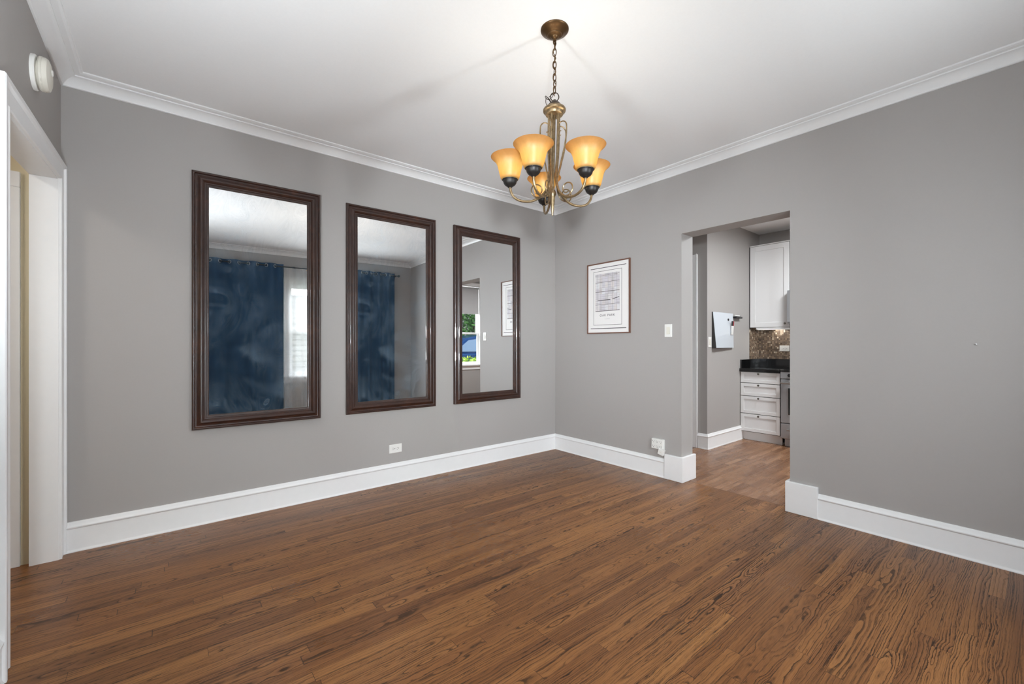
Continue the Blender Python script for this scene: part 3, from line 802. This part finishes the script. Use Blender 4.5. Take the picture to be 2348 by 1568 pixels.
# ------------------------------------------------------------------ kitchen units
BXF = 5.745
def shaker(m, x, y0, y1, z0, z1, rail=.045, th=.019):
    """recessed-panel front lying in the plane x (front towards -x)"""
    m.box(x, x + th, y0, y0 + rail, z0, z1).box(x, x + th, y1 - rail, y1, z0, z1)
    m.box(x, x + th, y0 + rail, y1 - rail, z0, z0 + rail).box(x, x + th, y0 + rail, y1 - rail, z1 - rail, z1)
    return m.box(x + .009, x + th, y0 + rail, y1 - rail, z0 + rail, z1 - rail)
def knob(parent, loc):
    return obj('knob', MB().lathe([(.006, 0), (.005, -.010), (.009, -.014), (.013, -.019), (.012, -.024), (.0, -.027)], 16, axis='X'), 'nickel', parent, smooth=True, loc=loc)
cb = thing('base_cabinet', 'white base cabinet with four drawers under the black worktop', 'cabinet', (BXF, 1.985, 0))
CW = KY - 1.985 - .004
obj('cabinet_body', MB().box(.021, .58, .002, CW, .11, .872), 'cabinet', cb)
obj('reveal', MB().box(.0195, .021, .002, CW, .11, .872), 'gap', cb)
obj('toe_kick', MB().box(.07, .09, .002, CW, 0, .11).box(.09, .56, .002, CW, 0, .02), 'cabinet', cb)
for z0, z1 in ((.733, .868), (.569, .726), (.345, .562), (.118, .338)):
    dw = obj('drawer', shaker(MB(), 0, .004, CW - .004, z0, z1, .040), 'cabinet', cb, bevel=.002)
    knob(dw, (0, CW * .52, z1 - .020))
wt = thing('worktop', 'polished black granite worktop with low upstand beside the range', 'worktop', (BXF - .025, 1.985, .872))
obj('slab', MB().box(0, KX - BXF + .023, .0, KY - 1.985 - .002, 0, .040), 'granite', wt, bevel=.003)
obj('upstand', MB().box(KX - BXF + .003, KX - BXF + .023, 0, KY - 1.985 - .002, .040, .150).box(.03, KX - BXF + .003, KY - 1.985 - .022, KY - 1.985 - .002, .040, .150), 'granite', wt, bevel=.002)
uc = thing('wall_cabinet', 'white single-door wall cabinet above the tiled backsplash', 'cabinet', (6.02, 1.978, 1.434))
UW = KY - 1.978 - .006
obj('cabinet_body', MB().box(.021, .316, 0, UW, 0, 1.066), 'cabinet', uc)
obj('reveal', MB().box(.0195, .021, 0, UW, 0, 1.066).box(.0, .021, UW - .002, UW + .003, 0, 1.066), 'gap', uc)
dr = obj('door', shaker(MB(), 0, .002, UW - .005, .004, 1.062, .062), 'cabinet', uc, bevel=.002)
knob(dr, (0, .045, .045))
obj('light_rail', MB().box(.004, .02, .002, UW - .08, -.022, 0), 'cabinet', uc, bevel=.002)
obj('cornice', MB().box(-.004, .316, 0, UW, 1.066, 1.078), 'cabinet', uc, bevel=.002)
ul = thing('under_cabinet_light', 'slim white light strip under the kitchen wall cabinet', 'light', (6.10, 2.0, 1.434))
obj('housing', MB().box(0, .10, 0, .40, -.022, 0), 'cabinet', ul, bevel=.002)
obj('diffuser', MB().box(.01, .09, .01, .39, -.0235, -.0215), 'strip', ul)
light('under_cabinet_lamp', 'AREA', (6.15, 2.2, 1.405), .45, (1, .97, .92), aim=(6.2, 2.2, 0), size=.08, size_y=.36)
bs = thing('tile_backsplash', 'brown and bronze mosaic tile backsplash between worktop and wall cabinet', 'backsplash', (KX, KY, 1.024))
obj('tiles', MB().box(-.010, -.0005, -1.6, -.0005, 0, .408).box(-.315, -.010, -.009, -.0005, 0, .408), 'mosaic', bs)

rg = thing('kitchen_range', 'stainless steel range with black cooktop beside the drawer cabinet', 'stove', (5.715, 1.215, 0))
RW = .762
obj('range_body', MB().box(.04, .60, 0, RW, .09, .895).box(.06, .58, .03, RW - .03, 0, .09), 'stainless', rg, bevel=.003)
obj('cooktop', MB().box(.0, .61, 0, RW, .895, .914), 'black_glass', rg, bevel=.003)
obj('control_panel', MB().box(.008, .04, 0, RW, .81, .893), 'stainless', rg, bevel=.004)
for k in range(5):
    obj('control_knob', MB().lathe([(.021, 0), (.020, -.022), (.017, -.026), (.0, -.026)], 20, axis='X'), 'black_plastic', rg, smooth=True, loc=(.008, .10 + k * .14, .852))
od = obj('oven_door', MB().box(.010, .04, .004, RW - .004, .285, .80), 'stainless', rg, bevel=.004)
obj('oven_handle', MB().tube([(-.036, .05, .762), (-.036, RW - .02, .762)], .013, 14).box(-.036, .012, .08, .10, .755, .769).box(-.036, .012, RW - .06, RW - .04, .755, .769), 'steel', od, smooth=True)
obj('oven_window', MB().box(.0085, .012, .13, RW - .085, .385, .70), 'black_glass', od, bevel=.001)
for ya in (RW - .085, .12): obj('window_trim', MB().box(.006, .012, ya, ya + .010, .38, .71), 'steel', od)
dd = obj('warming_drawer', MB().box(.010, .04, .004, RW - .004, .10, .275), 'stainless', rg, bevel=.004)
obj('drawer_handle', MB().tube([(-.025, .08, .21), (-.025, RW - .08, .21)], .011, 14).box(-.025, .012, .11, .13, .203, .217).box(-.025, .012, RW - .13, RW - .11, .203, .217), 'steel', dd, smooth=True)
mw = thing('microwave_oven', 'stainless microwave mounted over the range beside the wall cabinet', 'microwave', (5.93, 1.213, 1.47))
obj('microwave_body', MB().box(.02, .405, 0, RW, 0, .41), 'stainless', mw, bevel=.003)
md = obj('door', MB().box(0, .02, .16, RW, .02, .41), 'stainless', mw, bevel=.003)
obj('window', MB().box(-.001, .004, .22, RW - .05, .08, .36), 'black_glass', md)
obj('handle', MB().tube([(-.03, .185, .05), (-.03, .185, .38)], .01, 12).box(-.03, .002, .178, .192, .06, .075).box(-.03, .002, .178, .192, .355, .37), 'steel', md, smooth=True)
obj('control_panel', MB().box(0, .02, 0, .155, .02, .41), 'black_glass', mw, bevel=.002)
oc = thing('wall_cabinet', 'white short wall cabinet above the microwave', 'cabinet', (6.02, 1.213, 1.884))
obj('cabinet_body', MB().box(.021, .316, 0, .762, 0, .616), 'cabinet', oc)
for y0, y1, ky in ((.002, .379, .35), (.383, .760, .41)):
    dr = obj('door', shaker(MB(), 0, y0, y1, .004, .612, .062), 'cabinet', oc, bevel=.002)
    knob(dr, (0, ky, .045))

# whiteboard with markers, beside it a marker holder
wb = thing('whiteboard', 'small frameless whiteboard tipped out from the kitchen wall', 'whiteboard', (5.00, KY, 1.176))
bw, bh = .515, .425
obj('backing', MB().box(0, bw, -.006, 0, -.005, bh), 'gap', wb)
wd_ = MB().add([(0, -.006, 0), (0, -.006, bh), (0, -.052, 0), (0, -.012, bh), (bw, -.006, 0), (bw, -.006, bh), (bw, -.020, 0), (bw, -.010, bh)],
               [(0, 1, 3, 2), (4, 6, 7, 5), (0, 2, 6, 4), (1, 5, 7, 3), (0, 4, 5, 1)])
obj('wedge', wd_, 'gap', wb)
def bpt(u, v_, lift):                       # a point on the board face
    yb = -.052 + u / bw * .032; yt = -.012 + u / bw * .002
    return (u, yb + (yt - yb) * v_ / bh - lift, v_)
pn = MB()
N = 10
pn.add([bpt(bw * a / N, bh * b / N, lf) for lf in (.0002, .004) for b in range(N + 1) for a in range(N + 1)],
       [(b * (N + 1) + a, (b + 1) * (N + 1) + a, (b + 1) * (N + 1) + a + 1, b * (N + 1) + a + 1) for b in range(N) for a in range(N)]
       + [tuple((N + 1) ** 2 + i for i in (b * (N + 1) + a, b * (N + 1) + a + 1, (b + 1) * (N + 1) + a + 1, (b + 1) * (N + 1) + a)) for b in range(N) for a in range(N)]
       + [(p, q, q + (N + 1) ** 2, p + (N + 1) ** 2) for k in range(N) for p, q in ((k, k + 1), (N * (N + 1) + k + 1, N * (N + 1) + k), ((k + 1) * (N + 1), k * (N + 1)), (k * (N + 1) + N, (k + 1) * (N + 1) + N))])
obj('writing_panel', pn, 'board', wb, smooth=True, auto=40)
def on_board(u, v_): p = bpt(u, v_, .0042); return (5.0 + p[0], KY + p[1], 1.176 + p[2])
mg = obj('magnet', MB().lathe([(.014, 0), (.014, -.007), (.011, -.009), (.0, -.009)], 18, axis='Y'), 'black_plastic', smooth=True, loc=on_board(.375, .345))
setup(mg, 'round black magnet near the top of the whiteboard', 'magnet')
for u, cap, lab in ((.432, 'black_plastic', 'dry-erase marker with black cap clipped upright on the whiteboard'), (.462, 'red', 'dry-erase marker with red cap clipped upright on the whiteboard')):
    mk = thing('marker', lab, 'marker', on_board(u, .16), (R(4), 0, 0), 'dry-erase markers on the whiteboard')
    obj('barrel', MB().lathe([(.0, 0), (.007, .001), (.0085, .004), (.0085, .11)], 14, (0, -.0095, 0)), 'white_plastic', mk, smooth=True)
    obj('cap', MB().lathe([(.0095, .11), (.0095, .165), (.007, .170), (.0, .171)], 14, (0, -.0097, 0)), cap, mk, smooth=True)
hd = thing('marker_holder', 'black marker rail with a pen on the wall right of the whiteboard', 'marker holder', (5.545, KY, 1.545))
obj('rail', MB().box(0, .17, -.045, 0, 0, .022), 'black_plastic', hd, bevel=.002)
pe = thing('pen', 'white pen lying on the black rail right of the whiteboard', 'pen', (5.552, KY - .024, 1.567))
obj('barrel', MB().lathe([(.0, 0), (.009, .002), (.010, .006), (.010, .12), (.006, .13)], 14, (0, 0, .0105), 'X'), 'white_plastic', pe, smooth=True)
obj('tip', MB().lathe([(.006, .13), (.004, .15), (.001, .172)], 12, (0, 0, .0105), 'X'), 'black_plastic', pe, smooth=True)

# ------------------------------------------------------------------ outside, seen through the windows by way of the mirrors
struct('ground', MB().box(-12, 22, -22, KS - .16, -.12, -.02), 'lawn')
struct('driveway', MB().box(3.0, 16, -7.4, -3.4, -.02, .0), 'asphalt')
hs = MB()
for k in range(34):
    z0 = k * .13
    hs.add([(-4, -4.3, z0), (4.2, -4.3, z0), (4.2, -4.3, z0 + .13), (-4, -4.3, z0 + .13), (-4, -4.27, z0), (4.2, -4.27, z0), (4.2, -4.292, z0 + .13), (-4, -4.292, z0 + .13)],
           [(0, 3, 2, 1), (4, 5, 6, 7), (0, 1, 5, 4), (1, 2, 6, 5), (2, 3, 7, 6), (3, 0, 4, 7)])
struct('wall_neighbour', hs, 'siding')

def foliage(c, r, n, size, seed):
    rng = random.Random(seed); m = MB()
    for _ in range(n):
        d = Vector((rng.gauss(0, 1), rng.gauss(0, 1), rng.gauss(0, 1))).normalized() * (rng.random() ** .35)
        p = Vector((c[0] + d.x * r[0], c[1] + d.y * r[1], c[2] + d.z * r[2]))
        a = Vector((rng.gauss(0, 1), rng.gauss(0, 1), rng.gauss(0, .6))).normalized(); b = a.orthogonal().normalized()
        b = (b + a.cross(b) * rng.uniform(-1, 1)).normalized()
        s = size * rng.uniform(.6, 1.3)
        m.add([p - a * s, p + b * s * .45, p + a * s, p - b * s * .45], [(0, 1, 2, 3)])
    return m
for (x, y, h, rx, sd_), lb in zip(((8.2, -11.5, 2.6, 2.0, 1), (12.8, -12.0, 2.9, 2.2, 2), (4.0, -12.3, 2.8, 1.9, 3)),
        ('leafy green tree across the drive, seen in the corner mirror', 'leafy green tree beyond the blue car, right of the other trees', 'leafy green tree beyond the drive, left of the other trees')):
    tr = thing('tree', lb, 'tree', (x, y, -.02), (0, 0, 0), 'trees beyond the drive')
    obj('trunk', MB().tube([(0, 0, 0), (.05, .02, 1.2), (0, 0, h)], [.16, .12, .06], 10), 'bark', tr, smooth=True)
    obj('crown', foliage((0, 0, h), (rx, 1.6, 2.1), 2600, .14, sd_), 'leaf_dark', tr)
sh = thing('shrub', 'bright green shrub right outside the kitchen window', 'shrub', (6.0, -2.1, -.02))
obj('stem', MB().tube([(0, 0, 0), (.02, 0, .5)], [.03, .02], 8), 'bark', sh, smooth=True)
obj('foliage', foliage((0, 0, .55), (.95, .6, .42), 2400, .05, 9), 'leaf_light', sh)

car = thing('car', 'blue parked car on the drive, seen in the corner mirror', 'car', (8.1, -5.3, 0))
def car_side(prof, y0, y1, inset=0):
    return MB().loops([[(x, y0, z) for x, z in prof], [(x, y0 + .12, z) if False else (x, y1, z) for x, z in prof]])
lower = [(-2.25, .32), (-2.28, .62), (-2.22, .86), (-1.2, .98), (1.7, 1.02), (2.18, .95), (2.26, .6), (2.2, .32)]
upper = [(-1.25, .97), (-.45, 1.50), (.3, 1.62), (1.35, 1.60), (1.98, 1.02)]
obj('body', car_side(lower, -.88, .88), 'car_blue', car, bevel=.06, seg=3)
cbn = MB().loops([[(x, -.80 + (.16 if z > 1.2 else 0), z) for x, z in upper], [(x, .80 - (.16 if z > 1.2 else 0), z) for x, z in upper]])
obj('cabin', cbn, 'car_blue', car, bevel=.04, seg=3)
for s in (-1, 1):
    for g in ([(-.98, 1.05), (-.42, 1.42), (.22, 1.50), (.22, 1.05)], [(.30, 1.05), (.30, 1.51), (1.2, 1.49), (1.65, 1.05)]):
        yy = lambda z: s * (.805 - .16 * max(0, min(1, (z - 1.02) / .5)))
        obj('side_window', MB().loops([[(x, yy(z) - s * .02, z) for x, z in g], [(x, yy(z) + s * .008, z) for x, z in g]]), 'car_glass', car)
    for xw in (-1.42, 1.42):
        wh = obj('wheel', MB().lathe([(.20, s * .70), (.33, s * .70), (.34, s * .74), (.34, s * .88), (.32, s * .90), (.22, s * .90)], 28, (xw, 0, .34), 'Y'), 'rubber', car, smooth=True)
        obj('hubcap', MB().lathe([(.22, s * .885), (.20, s * .905), (.05, s * .91), (.0, s * .91)], 20, (xw, 0, .34), 'Y'), 'steel', wh, smooth=True)
    obj('door_handle', MB().box(.05, .22, s * .88 - .012, s * .88 + .015, .86, .89), 'steel', car, bevel=.004)
